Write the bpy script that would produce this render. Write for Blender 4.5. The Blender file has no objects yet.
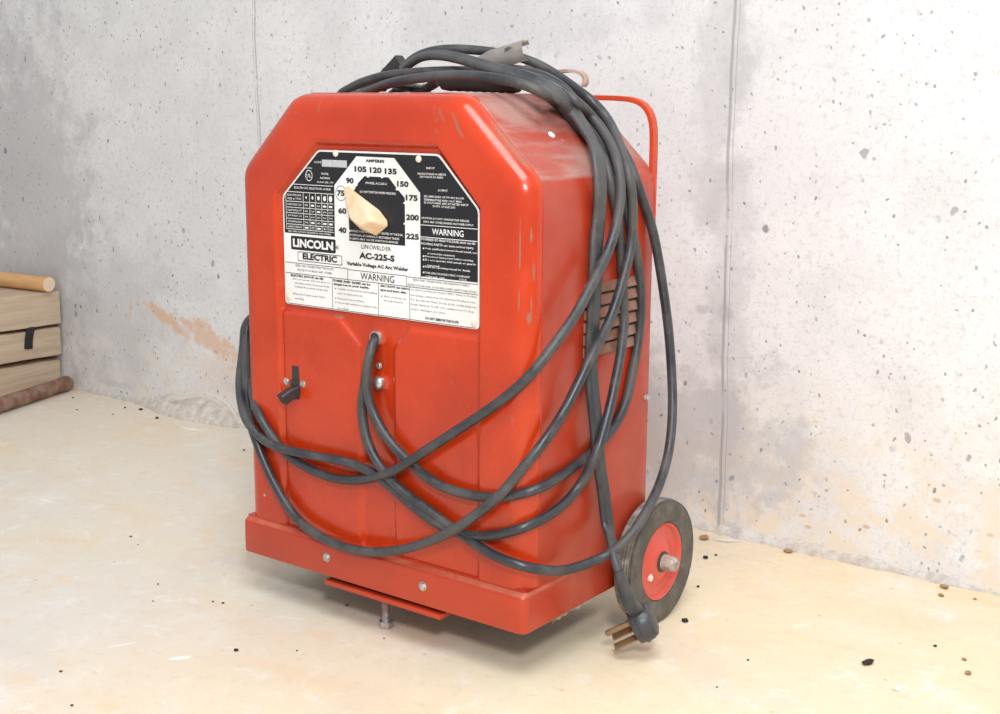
import bpy, bmesh, math, random
from mathutils import Vector, Matrix, noise
random.seed(7)
S = bpy.context.scene
COL = S.collection
PI = math.pi

# ------------------------------------------------------------------ camera
F_PX = 1286.12
YAW, PITCH, ROLL = 0.64631, 0.19274, 0.006114
CAM = Vector((0.765593, -1.047205, 0.617336))
def cam_axes():
    cy, sy, cp, sp = math.cos(YAW), math.sin(YAW), math.cos(PITCH), math.sin(PITCH)
    f = Vector((-sy*cp, cy*cp, -sp)); r = Vector((cy, sy, 0)); u = r.cross(f)
    cr, sr = math.cos(ROLL), math.sin(ROLL)
    return cr*r+sr*u, -sr*r+cr*u, f
AR, AU, AF = cam_axes()
def sight(x, y): return AF + AR*((x-500)/F_PX) - AU*((y-357)/F_PX)
def at(x, y, ax, v):
    """measure the photograph: point on the world plane ax = v seen at x, y"""
    d = sight(x, y); i = 'xyz'.index(ax)
    return CAM + d*((v-CAM[i])/d[i])

# ------------------------------------------------------------------ sizes of the welder (metres)
XL, XR = -0.4335, 0.0035        # body sides
YF = 0.012                      # body front face
YS = 0.034                      # seam between front pressing and cover
YD = 0.2591                     # rear
ZT = 0.6303                     # top
ZSH = 0.542                     # shoulder, where the chamfer starts
CH = 0.0915                     # chamfer width
Z0 = 0.0594                     # bottom of skirt
def hull(x, y, d):
    ray = sight(x, y)
    pl = [((0, -1, 0), (0, YF, 0)), ((1, 0, 0), (XR, 0, 0)), ((0, 0, 1), (0, 0, ZT)),
          ((ZT-ZSH, 0, CH), (XR, 0, ZSH)), ((1, -1, 0), (XR-.0064, YF+.0064, 0)),
          ((-1, -1, 0), (XL+.0064, YF+.0064, 0)),
          ((ZT-ZSH, -math.hypot(CH, ZT-ZSH), CH), (XR-.0046, YF+.0064, ZSH-.0046))]
    t = -1e9
    for n, p in pl:
        n = Vector(n).normalized(); k = n.dot(ray)
        if k < -1e-6: t = max(t, (d - n.dot(CAM-Vector(p)))/k)
    return CAM + ray*t

# ------------------------------------------------------------------ mesh helpers
def put(name, bm, mat, parent=None, smooth=True, angle=35):
    me = bpy.data.meshes.new(name)
    bmesh.ops.recalc_face_normals(bm, faces=bm.faces)
    bm.to_mesh(me); bm.free()
    o = bpy.data.objects.new(name, me); COL.objects.link(o)
    for m in (mat if isinstance(mat, (list, tuple)) else [mat]): me.materials.append(m)
    if smooth:
        for p in me.polygons: p.use_smooth = True
        try: me.set_sharp_from_angle(angle=math.radians(angle))
        except Exception: pass
    if parent is not None:
        o.parent = parent
        o.matrix_parent_inverse = Matrix.Translation(-Vector(parent.location))
    return o
def tag(o, label, cat=None, group=None, kind=None):
    if label: o['label'] = label
    if cat: o['category'] = cat
    if group: o['group'] = group
    if kind: o['kind'] = kind
    return o
def empty(name, loc):
    o = bpy.data.objects.new(name, None); COL.objects.link(o); o.location = loc
    o.empty_display_size = .05
    return o
def box(bm, a, b, bev=0, mi=0, M=None, seg=2):
    vs = [bm.verts.new((x, y, z)) for x in (a[0], b[0]) for y in (a[1], b[1]) for z in (a[2], b[2])]
    idx = [(0,1,3,2),(4,6,7,5),(0,4,5,1),(2,3,7,6),(0,2,6,4),(1,5,7,3)]
    fs = [bm.faces.new([vs[i] for i in q]) for q in idx]
    for f in fs: f.material_index = mi
    if bev:
        es = list({e for f in fs for e in f.edges})
        r = bmesh.ops.bevel(bm, geom=es, offset=bev, segments=seg, affect='EDGES', profile=.5)
        vs = list({v for f in r['faces'] for v in f.verts} | {v for v in vs if v.is_valid})
        for f in r['faces']: f.material_index = mi
    if M is not None:
        for v in vs: v.co = M @ v.co
    return vs
def frame_from(axis):
    a = Vector(axis).normalized()
    h = Vector((0, 0, 1)) if abs(a.z) < .9 else Vector((1, 0, 0))
    u = a.cross(h).normalized(); return a, u, a.cross(u).normalized()
def lathe(bm, prof, origin, axis, seg=32, mi=0, caps=True, sx=1, sy=1):
    """prof: list of (distance along the axis, radius)"""
    a, u, v = frame_from(axis); o = Vector(origin); rings = []
    for t, r in prof:
        rings.append([bm.verts.new(o+a*t+u*(r*sx*math.cos(2*PI*k/seg))+v*(r*sy*math.sin(2*PI*k/seg))) for k in range(seg)])
    for i in range(len(rings)-1):
        for k in range(seg):
            f = bm.faces.new((rings[i][k], rings[i][(k+1) % seg], rings[i+1][(k+1) % seg], rings[i+1][k])); f.material_index = mi
    if caps:
        for rg in (rings[0], rings[-1]):
            f = bm.faces.new(rg); f.material_index = mi
    return rings
def catmull(P, step=.004):
    P = [Vector(p) for p in P]; out = []
    Q = [P[0]*2-P[1]]+P+[P[-1]*2-P[-2]]
    for i in range(1, len(Q)-2):
        p0, p1, p2, p3 = Q[i-1:i+3]
        t0 = 0; t1 = t0+max((p1-p0).length, 1e-5)**.5; t2 = t1+max((p2-p1).length, 1e-5)**.5; t3 = t2+max((p3-p2).length, 1e-5)**.5
        n = max(2, int((p2-p1).length/step))
        for k in range(n):
            t = t1+(t2-t1)*k/n
            a1 = p0*((t1-t)/(t1-t0))+p1*((t-t0)/(t1-t0)); a2 = p1*((t2-t)/(t2-t1))+p2*((t-t1)/(t2-t1)); a3 = p2*((t3-t)/(t3-t2))+p3*((t-t2)/(t3-t2))
            b1 = a1*((t2-t)/(t2-t0))+a2*((t-t0)/(t2-t0)); b2 = a2*((t3-t)/(t3-t1))+a3*((t-t1)/(t3-t1))
            out.append(b1*((t2-t)/(t2-t1))+b2*((t-t1)/(t2-t1)))
    out.append(P[-1]); return out
def relax(L, n):
    for _ in range(n):
        L = [L[0]]+[(L[i-1]+L[i]*2+L[i+1])/4 for i in range(1, len(L)-1)]+[L[-1]]
    return L
def sweep(bm, L, r, seg=12, mi=0, prof=None, up=None, rfun=None):
    """tube along L; prof: list of (a, b) section offsets instead of a circle"""
    n = len(L); rings = []
    T = [(L[min(i+1, n-1)]-L[max(i-1, 0)]).normalized() for i in range(n)]
    ref = Vector(up) if up else (Vector((0, 0, 1)) if abs(T[0].z) < .9 else Vector((0, 1, 0)))
    u = (ref-T[0]*ref.dot(T[0])).normalized()
    for i in range(n):
        if up: u = ref-T[i]*ref.dot(T[i])
        else: u = u-T[i]*u.dot(T[i])
        if u.length < 1e-6: u = T[i].orthogonal()
        u.normalize(); v = T[i].cross(u)
        if prof: rings.append([bm.verts.new(L[i]+u*a+v*b) for a, b in prof])
        else:
            rr = r*(rfun(i/(n-1)) if rfun else 1)
            rings.append([bm.verts.new(L[i]+u*(rr*math.cos(2*PI*k/seg))+v*(rr*math.sin(2*PI*k/seg))) for k in range(seg)])
    m = len(rings[0])
    for i in range(n-1):
        for k in range(m):
            f = bm.faces.new((rings[i][k], rings[i][(k+1) % m], rings[i+1][(k+1) % m], rings[i+1][k])); f.material_index = mi
    for rg in (rings[0], rings[-1]):
        f = bm.faces.new(rg); f.material_index = mi
def prism(bm, pts, y0, y1, mi=0, bev=0):
    """polygon in x, z pushed from y0 to y1"""
    a = [bm.verts.new((x, y0, z)) for x, z in pts]; b = [bm.verts.new((x, y1, z)) for x, z in pts]
    n = len(pts); fs = [bm.faces.new(a), bm.faces.new(b[::-1])]
    for i in range(n): fs.append(bm.faces.new((a[i], b[i], b[(i+1) % n], a[(i+1) % n])))
    for f in fs: f.material_index = mi
    return fs
def fillet(P, r, n=6):
    """round the corners of a closed polygon; r number or list"""
    out = []; N = len(P)
    for i in range(N):
        p0, p1, p2 = Vector(P[i-1]), Vector(P[i]), Vector(P[(i+1) % N])
        rr = r[i] if isinstance(r, (list, tuple)) else r
        if rr <= 0: out.append(tuple(p1)); continue
        a = (p0-p1).normalized(); b = (p2-p1).normalized(); ang = a.angle(b)
        d = min(rr/math.tan(ang/2), (p0-p1).length*.49, (p2-p1).length*.49)
        A = p1+a*d; B = p1+b*d
        for k in range(n+1):
            t = k/n; out.append(tuple(A*(1-t)**2+p1*2*t*(1-t)+B*t*t))
    return out
def sstep(x, a, b):
    t = min(1, max(0, (x-a)/(b-a))); return t*t*(3-2*t)

# ------------------------------------------------------------------ materials
class N:
    def __init__(s, name):
        s.m = bpy.data.materials.new(name); s.m.use_nodes = True; s.t = s.m.node_tree; s.b = s.t.nodes['Principled BSDF']
        s.c = s.t.nodes.new('ShaderNodeTexCoord')
    def new(s, ty, **kw):
        n = s.t.nodes.new(ty)
        for k, v in kw.items(): setattr(n, k, v)
        return n
    def link(s, a, b): s.t.links.new(a, b)
    def setin(s, sock, v):
        if hasattr(v, 'is_output'): s.link(v, sock)
        elif isinstance(v, (tuple, list)) and len(v) == 3 and sock.type == 'RGBA': sock.default_value = (*v, 1)
        else: sock.default_value = v
    def noise(s, scale, detail=4, rough=.55, dist=0, vec=None, out='Fac'):
        n = s.new('ShaderNodeTexNoise'); n.inputs['Scale'].default_value = scale; n.inputs['Detail'].default_value = detail
        n.inputs['Roughness'].default_value = rough; n.inputs['Distortion'].default_value = dist
        s.link(vec or s.c.outputs['Object'], n.inputs['Vector']); return n.outputs[out]
    def mapping(s, scale=(1, 1, 1), rot=(0, 0, 0), loc=(0, 0, 0)):
        n = s.new('ShaderNodeMapping'); n.inputs['Scale'].default_value = scale; n.inputs['Rotation'].default_value = rot
        n.inputs['Location'].default_value = loc; s.link(s.c.outputs['Object'], n.inputs['Vector']); return n.outputs[0]
    def rng(s, v, a, b, c=0., d=1.):
        n = s.new('ShaderNodeMapRange'); n.interpolation_type = 'SMOOTHSTEP'
        for i, q in enumerate((v, a, b, c, d)): s.setin(n.inputs[i], q)
        return n.outputs[0]
    def math(s, op, a, b=0., c=None):
        n = s.new('ShaderNodeMath', operation=op); s.setin(n.inputs[0], a); s.setin(n.inputs[1], b)
        if c is not None: s.setin(n.inputs[2], c)
        return n.outputs[0]
    def mix(s, f, a, b, mode='MIX'):
        n = s.new('ShaderNodeMix', data_type='RGBA', blend_type=mode)
        s.setin(n.inputs[0], f); s.setin(n.inputs[6], a); s.setin(n.inputs[7], b); return n.outputs[2]
    def xyz(s):
        n = s.new('ShaderNodeSeparateXYZ'); s.link(s.c.outputs['Object'], n.inputs[0]); return n.outputs
    def vor(s, scale, vec=None, out='Distance', rand=1, feature='F1'):
        n = s.new('ShaderNodeTexVoronoi', feature=feature); n.inputs['Scale'].default_value = scale; n.inputs['Randomness'].default_value = rand
        s.link(vec or s.c.outputs['Object'], n.inputs['Vector']); return n.outputs[out]
    def bump(s, h, strength=.3, dist=.001):
        n = s.new('ShaderNodeBump'); n.inputs['Strength'].default_value = strength; n.inputs['Distance'].default_value = dist
        s.link(h, n.inputs['Height']); s.link(n.outputs[0], s.b.inputs['Normal'])
    def fin(s, col=None, rough=None, metal=None, spec=None, coat=None):
        for k, v in (('Base Color', col), ('Roughness', rough), ('Metallic', metal), ('Specular IOR Level', spec), ('Coat Weight', coat)):
            if v is not None: s.setin(s.b.inputs[k], v)
        return s.m
def blob(s, X, Z, cx, cz, rx, rz, nz=None, amp=.5, rot=0):
    """soft elliptical mask with a ragged edge"""
    c, q = math.cos(rot), math.sin(rot)
    dx = s.math('SUBTRACT', X, cx); dz = s.math('SUBTRACT', Z, cz)
    u = s.math('DIVIDE', s.math('ADD', s.math('MULTIPLY', dx, c), s.math('MULTIPLY', dz, q)), rx)
    v = s.math('DIVIDE', s.math('SUBTRACT', s.math('MULTIPLY', dz, c), s.math('MULTIPLY', dx, q)), rz)
    d = s.math('SQRT', s.math('ADD', s.math('MULTIPLY', u, u), s.math('MULTIPLY', v, v)))
    if nz is not None: d = s.math('ADD', d, s.math('MULTIPLY', s.math('SUBTRACT', nz, .5), amp*2))
    return s.rng(d, 1.0, .45)

def mat_wall():
    s = N('grey_concrete_wall'); X, Y, Z = s.xyz()
    big = s.noise(1.7, 5, .6); mid = s.noise(9, 6, .65); fine = s.noise(90, 4, .7)
    col = s.mix(s.rng(big, .3, .7), (.73, .725, .735), (.84, .84, .85))
    col = s.mix(s.rng(mid, .38, .72, 0, .5), col, (.64, .635, .645))
    col = s.mix(s.rng(fine, .5, .72, 0, .55), col, (.52, .51, .51))
    gr = s.noise(240, 3, .7); col = s.mix(s.rng(gr, .5, .75, 0, .45), col, (.45, .44, .44))
    # warm dusty lime towards the foot of the wall on the right
    warm = s.math('MULTIPLY', s.rng(Z, .30, .02), s.rng(s.noise(20, 6, .7), .42, .6))
    warm = s.math('MULTIPLY', warm, s.rng(X, -1.0, .1, .45, .9))
    col = s.mix(warm, col, (.80, .70, .57))
    # grey clouds; the stain low beside the welder also paints in its shadow
    for cx, cz, rx, rz, a in ((-.12, .14, .22, .14, .55), (-.10, .62, .05, .22, .35), (-1.78, .42, .28, .5, .55), (-1.55, .20, .3, .2, .35), (-1.5, .03, .06, .010, .35), (-.0715, .33, .02, .02, .7), (-.11, .33, .02, .01, .6), (-.07, .36, .045, .40, .35), (-.5,.75,.3,.08,.25)):
        col = s.mix(s.math('MULTIPLY', blob(s, X, Z, cx, cz, rx, rz, s.noise(13, 7, .7), 1.3), a), col, (.47, .46, .475))
    # rust coloured stain
    for cx, cz, rx, rz, rot, a in ((-1.335, .195, .085, .016, -.42, .75), (-1.19, .157, .10, .030, -.40, .65), (-1.26, .17, .02, .03, 0, .4), (-1.44, .205, .006, .03, 0, .5), (-1.215, .19, .03, .014, 0, .35), (-1.17,.10,.10,.06,0,.18)):
        col = s.mix(s.math('MULTIPLY', blob(s, X, Z, cx, cz, rx, rz, s.noise(28, 5, .7), 1.3, rot), a), col, (.72, .45, .28))
    # air holes of several sizes
    wob = s.new('ShaderNodeVectorMath', operation='ADD'); s.link(s.mapping((1, 1, .8)), wob.inputs[0])
    nw = s.new('ShaderNodeVectorMath', operation='SCALE'); s.link(s.noise(60, 2, .5, 0, None, 'Color'), nw.inputs[0]); nw.inputs['Scale'].default_value = .012
    s.link(nw.outputs[0], wob.inputs[1]); V = wob.outputs[0]
    pits = None
    for sc, thr, keep in ((13, .075, .62), (24, .12, .55), (48, .17, .48), (100, .22, .45)):
        d = s.vor(sc, V); rnd = s.vor(sc, V, 'Color')
        sp = s.new('ShaderNodeSeparateColor'); s.link(rnd, sp.inputs[0])
        rad = s.math('MULTIPLY', s.rng(sp.outputs[0], keep, 1., 0., 1.), thr)
        p = s.rng(s.math('SUBTRACT', d, rad), .02, -.015)
        p = s.math('MULTIPLY', p, s.rng(sp.outputs[0], keep, keep+.06)); p = s.math('MULTIPLY', p, s.rng(sp.outputs[1], 0, 1, .3, 1))
        pits = p if pits is None else s.math('MAXIMUM', pits, p)
    col = s.mix(s.math('MULTIPLY', pits, .8), col, (.20, .195, .22))
    # brown specks low on the right
    d = s.vor(34, s.mapping((.7, 1, 1.3), (0, .5, 0), (3.1, 0, 1))); sp = s.new('ShaderNodeSeparateColor'); s.link(s.vor(34, s.mapping((.7, 1, 1.3), (0, .5, 0), (3.1, 0, 1)), 'Color'), sp.inputs[0])
    br = s.math('MULTIPLY', s.rng(d, .2, .08), s.rng(sp.outputs[0], .5, .6)); br = s.math('MULTIPLY', br, s.math('MULTIPLY', s.rng(Z, .24, .08), s.rng(X, -.2, -.05)))
    col = s.mix(s.math('MULTIPLY', br, .6), col, (.50, .33, .20))
    # form joints
    wig = s.math('MULTIPLY', s.math('SUBTRACT', s.noise(5, 3, .6), .5), .016)
    gap = s.noise(14, 3, .7)
    ridge = None
    for jx, w, a in ((-.0715, .0034, .75), (-.0640, .0013, .3), (-1.0285, .003, .55), (-1.0345, .002, .3)):
        d = s.math('ABSOLUTE', s.math('SUBTRACT', s.math('ADD', s.math('MULTIPLY', Z, .010), s.math('ADD', X, wig)), jx))
        l = s.math('MULTIPLY', s.rng(d, w, w*.25), s.rng(gap, .3, .5, .25, 1))
        col = s.mix(s.math('MULTIPLY', l, a), col, (.36, .35, .36)); ridge = l if ridge is None else s.math('MAXIMUM', ridge, l)
    s.link(col, s.b.inputs['Base Color'])
    h = s.math('SUBTRACT', s.math('MULTIPLY', fine, .35), pits); h = s.math('SUBTRACT', h, s.math('MULTIPLY', ridge, .8))
    s.bump(h, .5, .0015); return s.fin(rough=.85, spec=.25)
def mat_floor():
    s = N('cream_concrete_floor'); X, Y, Z = s.xyz()
    big = s.noise(1.3, 4, .6, .4); mid = s.noise(6, 6, .62, .6); fine = s.noise(60, 5, .7)
    st = s.noise(3, 5, .6, 1.2, s.mapping((1, 2.2, 1), (0, 0, .5)))
    col = s.mix(s.rng(big, .35, .65), (.77, .73, .67), (.80, .72, .59))
    col = s.mix(s.rng(X, -.7, .15, 0, .7), col, (.88, .72, .46))
    col = s.mix(s.rng(st, .48, .72, 0, .55), col, (.82, .62, .41))
    col = s.mix(s.rng(mid, .5, .75, 0, .6), col, (.84, .81, .76))
    col = s.mix(s.rng(s.noise(2.6, 6, .6, .5, s.mapping(loc=(5, 2, 0))), .52, .72, 0, .5), col, (.66, .63, .60))
    col = s.mix(s.rng(fine, .52, .72, 0, .4), col, (.62, .55, .46))
    g2 = s.noise(24, 6, .75, .3); col = s.mix(s.rng(g2, .54, .68, 0, .4), col, (.78, .62, .44)); col = s.mix(s.rng(g2, .46, .34, 0, .45), col, (.90, .87, .82))
    v = s.vor(45); sp = s.new('ShaderNodeSeparateColor'); s.link(s.vor(45, out='Color'), sp.inputs[0])
    spk = s.math('MULTIPLY', s.rng(v, .14, .06), s.rng(sp.outputs[0], .88, .92))
    col = s.mix(s.math('MULTIPLY', spk, .55), col, (.50, .36, .22))
    v = s.vor(9, s.mapping((1, 2, 1), (0, 0, .3))); sp = s.new('ShaderNodeSeparateColor'); s.link(s.vor(9, s.mapping((1, 2, 1), (0, 0, .3)), 'Color'), sp.inputs[0])
    pt = s.math('MULTIPLY', s.rng(s.math('ADD', v, s.math('MULTIPLY', mid, .2)), .36, .2), s.rng(sp.outputs[0], .75, .8))
    col = s.mix(s.math('MULTIPLY', pt, .35), col, (.86, .60, .38))
    for px, py, rx, ry, rot in ((192, 429, .034, .006, .1), (180, 658, .016, .006, .9), (120, 645, .02, .002, 1.1), (900, 690, .006, .004, 0), (45, 500, .03, .002, 0)):
        p = at(px, py, 'z', 0)
        col = s.mix(s.math('MULTIPLY', blob(s, X, Y, p.x, p.y, rx, ry, mid, .2, rot), .9), col, (.97, .97, .96))
    s.link(col, s.b.inputs['Base Color'])
    s.bump(s.math('ADD', s.math('MULTIPLY', mid, .6), s.math('MULTIPLY', fine, .25)), .35, .003)
    return s.fin(rough=s.rng(mid, .3, .7, .55, .75), spec=.3)
def mat_red(name, base, dark, dust=0., rough=.22, marks=False):
    s = N(name); X, Y, Z = s.xyz()
    n1 = s.noise(7, 4, .6); n2 = s.noise(38, 5, .65)
    col = s.mix(s.rng(n1, .35, .7), base, dark)
    r = s.rng(n2, .3, .75, rough-.06, rough+.12)
    if dust:
        sm = s.noise(16, 6, .65, .3, s.mapping((1.6, .35, 1)))
        top = s.rng(Z, ZSH-.002, ZSH+.004)
        du = s.math('MULTIPLY', top, s.rng(sm, .40, .60, .15, .9))
        lo = s.math('MULTIPLY', s.rng(s.noise(11, 5, .6), .45, .7), .07)
        du = s.math('MAXIMUM', s.math('MULTIPLY', du, dust), lo)
        col = s.mix(du, col, (.42, .27, .235)); r = s.math('ADD', r, s.math('MULTIPLY', du, .45))
    if marks:       # worn spots along the right edge and the top
        rag = s.noise(60, 5, .7)
        for px, py, rx, rz, a_, rt in ((519, 245, .0012, .030, .8, 0), (518, 300, .0010, .016, .7, 0), (531, 235, .0010, .010, .8, 0), (533, 270, .0008, .012, .6, 0), (529, 318, .0022, .008, .8, 0), (531, 305, .0008, .014, .7, 0),
                                       (507, 143, .0030, .050, .55, .785), (499, 140, .002, .03, .3, .785), (275, 113, .004, .003, .6, 0), (250, 113, .002, .001, .5, 0), (296, 113, .002, .002, .5, 0), (318, 105, .0015, .010, .35, 0), (441, 115, .003, .012, .3, .5), (459, 130, .0025, .012, .6, .6), (455, 119, .002, .01, .5, .6), (335, 317, .010, .003, .5, 0), (540, 410, .003, .001, .5, .3), (512, 420, .003, .006, .3, .4)):
            p = hull(px, py, 0)
            col = s.mix(s.math('MULTIPLY', blob(s, X, Z, p.x, p.z, rx, rz, rag, .8, rt), a_), col, (.27, .16, .11))
    # chips and scratches
    sc = s.noise(9, 3, .6, .2, s.mapping((14, 3, 1.6), (0, 0, 0)))
    ch = s.math('MULTIPLY', s.rng(sc, .70, .74), s.rng(n2, .5, .62))
    col = s.mix(s.math('MULTIPLY', ch, .55), col, (.28, .20, .14))
    v = s.vor(30); sp = s.new('ShaderNodeSeparateColor'); s.link(s.vor(30, out='Color'), sp.inputs[0])
    dots = s.math('MULTIPLY', s.rng(v, .07, .03), s.rng(sp.outputs[0], .9, .93))
    col = s.mix(s.math('MULTIPLY', dots, .7), col, (.75, .62, .55))
    s.link(col, s.b.inputs['Base Color']); s.bump(n1, .05, .0008)
    s.b.inputs['Coat Roughness'].default_value = .12
    return s.fin(rough=r, spec=.55, coat=.2 if not dust else .1)
def mat_plain(name, col, rough=.5, metal=0., spec=.5, var=.15, scale=40, col2=None, bump=0.):
    s = N(name); n = s.noise(scale, 5, .65)
    c2 = col2 or tuple(c*(1-var) for c in col)
    s.link(s.mix(s.rng(n, .35, .7), col, c2), s.b.inputs['Base Color'])
    if bump: s.bump(n, bump, .001)
    return s.fin(rough=s.rng(n, .3, .7, rough-.05, rough+.08), metal=metal, spec=spec)
def mat_wood(name, a, b, axis=0, dark=(.25, .15, .08)):
    s = N(name); sc = [22, 22, 22]; sc[axis] = 1.6
    g = s.noise(3, 6, .6, 1.2, s.mapping(tuple(sc))); n = s.noise(8, 4)
    col = s.mix(s.rng(g, .35, .68), a, b); col = s.mix(s.rng(n, .62, .8, 0, .4), col, dark)
    s.link(col, s.b.inputs['Base Color']); s.bump(g, .3, .001); return s.fin(rough=.7, spec=.25)
def mat_cable():
    s = N('dusty_black_rubber'); n = s.noise(9, 6, .75); f = s.noise(170, 4, .7)
    col = s.mix(s.rng(n, .42, .62), (.028, .032, .040), (.082, .080, .080))
    col = s.mix(s.rng(f, .62, .8, 0, .5), col, (.22, .205, .19))
    s.link(col, s.b.inputs['Base Color']); s.bump(f, .15, .0005)
    return s.fin(rough=s.rng(n, .40, .62, .30, .6), spec=.6)
M_WALL, M_FLOOR = mat_wall(), mat_floor()
M_RED = mat_red('glossy_orange_red_paint', (.57, .043, .006), (.46, .030, .004), marks=True)
M_REDC = mat_red('dusty_red_paint', (.46, .040, .011), (.39, .032, .009), dust=.85, rough=.34)
M_REDW = mat_plain('red_wheel_paint', (.72, .085, .06), .35, col2=(.60, .12, .09))
M_CABLE = mat_cable()
M_BLACK = mat_plain('black_plastic', (.035, .033, .034), .45)
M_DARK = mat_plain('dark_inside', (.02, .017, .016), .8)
M_WHITE = mat_plain('white_enamel', (.84, .84, .85), .3, var=.05, scale=12, col2=(.76, .75, .72))
M_PBLK = mat_plain('black_enamel', (.012, .013, .018), .3, var=.3)
M_GREY = mat_plain('grey_enamel', (.55, .56, .58), .4, var=.25, scale=300)
M_KNOB = mat_plain('aged_cream_plastic', (.80, .66, .47), .38, col2=(.80, .52, .30), scale=60)
M_STEEL = mat_plain('zinc_plated_steel', (.62, .61, .60), .32, metal=.85, var=.4, scale=120)
M_RIVET = mat_plain('cream_rivet', (.85, .74, .60), .5, var=.2)
M_TIRE = mat_plain('dusty_tyre_rubber', (.085, .078, .070), .75, col2=(.16, .145, .125), scale=45, bump=.3)
M_TREAD = mat_plain('worn_grey_tyre_wall', (.16, .15, .135), .8, col2=(.42, .38, .33), scale=70, bump=.4)
M_HUB = mat_plain('dirty_clear_cap', (.50, .44, .39), .3, col2=(.30, .24, .20), scale=160)
M_CLAMP = mat_plain('dull_galvanised_steel', (.50, .50, .51), .5, metal=.3, col2=(.62, .57, .50), scale=60, bump=.2)
M_RUSTY = mat_plain('pinkish_rusty_strap', (.42, .27, .22), .6, col2=(.62, .50, .44), scale=35)
M_BRASS = mat_plain('tarnished_brass', (.36, .25, .13), .42, metal=.6, col2=(.25, .17, .10), scale=80)
M_RUST = mat_plain('rusty_brown_steel', (.20, .085, .055), .85, col2=(.34, .25, .19), scale=22, bump=.6)
M_LOUV = mat_plain('dusty_brown_vent', (.24, .095, .062), .7, col2=(.31, .18, .13), scale=30)
M_CRUMB = mat_plain('dark_dirt', (.045, .03, .022), .9, var=.5, scale=200)
M_CRUMB2 = mat_plain('brown_dirt', (.50, .30, .15), .9, var=.5, scale=200)
M_FLAKE = mat_plain('pale_flake', (.86, .82, .76), .8)
M_TIMB = mat_wood('pale_weathered_timber', (.60, .48, .36), (.50, .385, .275), 1, (.42, .30, .20))
M_END = mat_plain('cut_timber_end', (.30, .20, .13), .9, var=.4, scale=60)
M_DOWEL = mat_wood('honey_coloured_wood', (.74, .44, .20), (.62, .34, .14), 0, (.55, .30, .13))
M_DOWE = mat_plain('pale_end_grain', (.86, .68, .48), .8, var=.1)
M_INK = mat_plain('black_ink', (.02, .018, .018), .7)
M_REDC2 = mat_plain('red_handle_paint', (.60, .065, .02), .36, col2=(.50,.055,.025), scale=30)
M_CABLE2 = mat_plain('grey_rubber', (.036,.043,.052), .4, col2=(.07,.07,.075), scale=60)
KEY, FILL, AMB = 26, 16, .62
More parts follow.
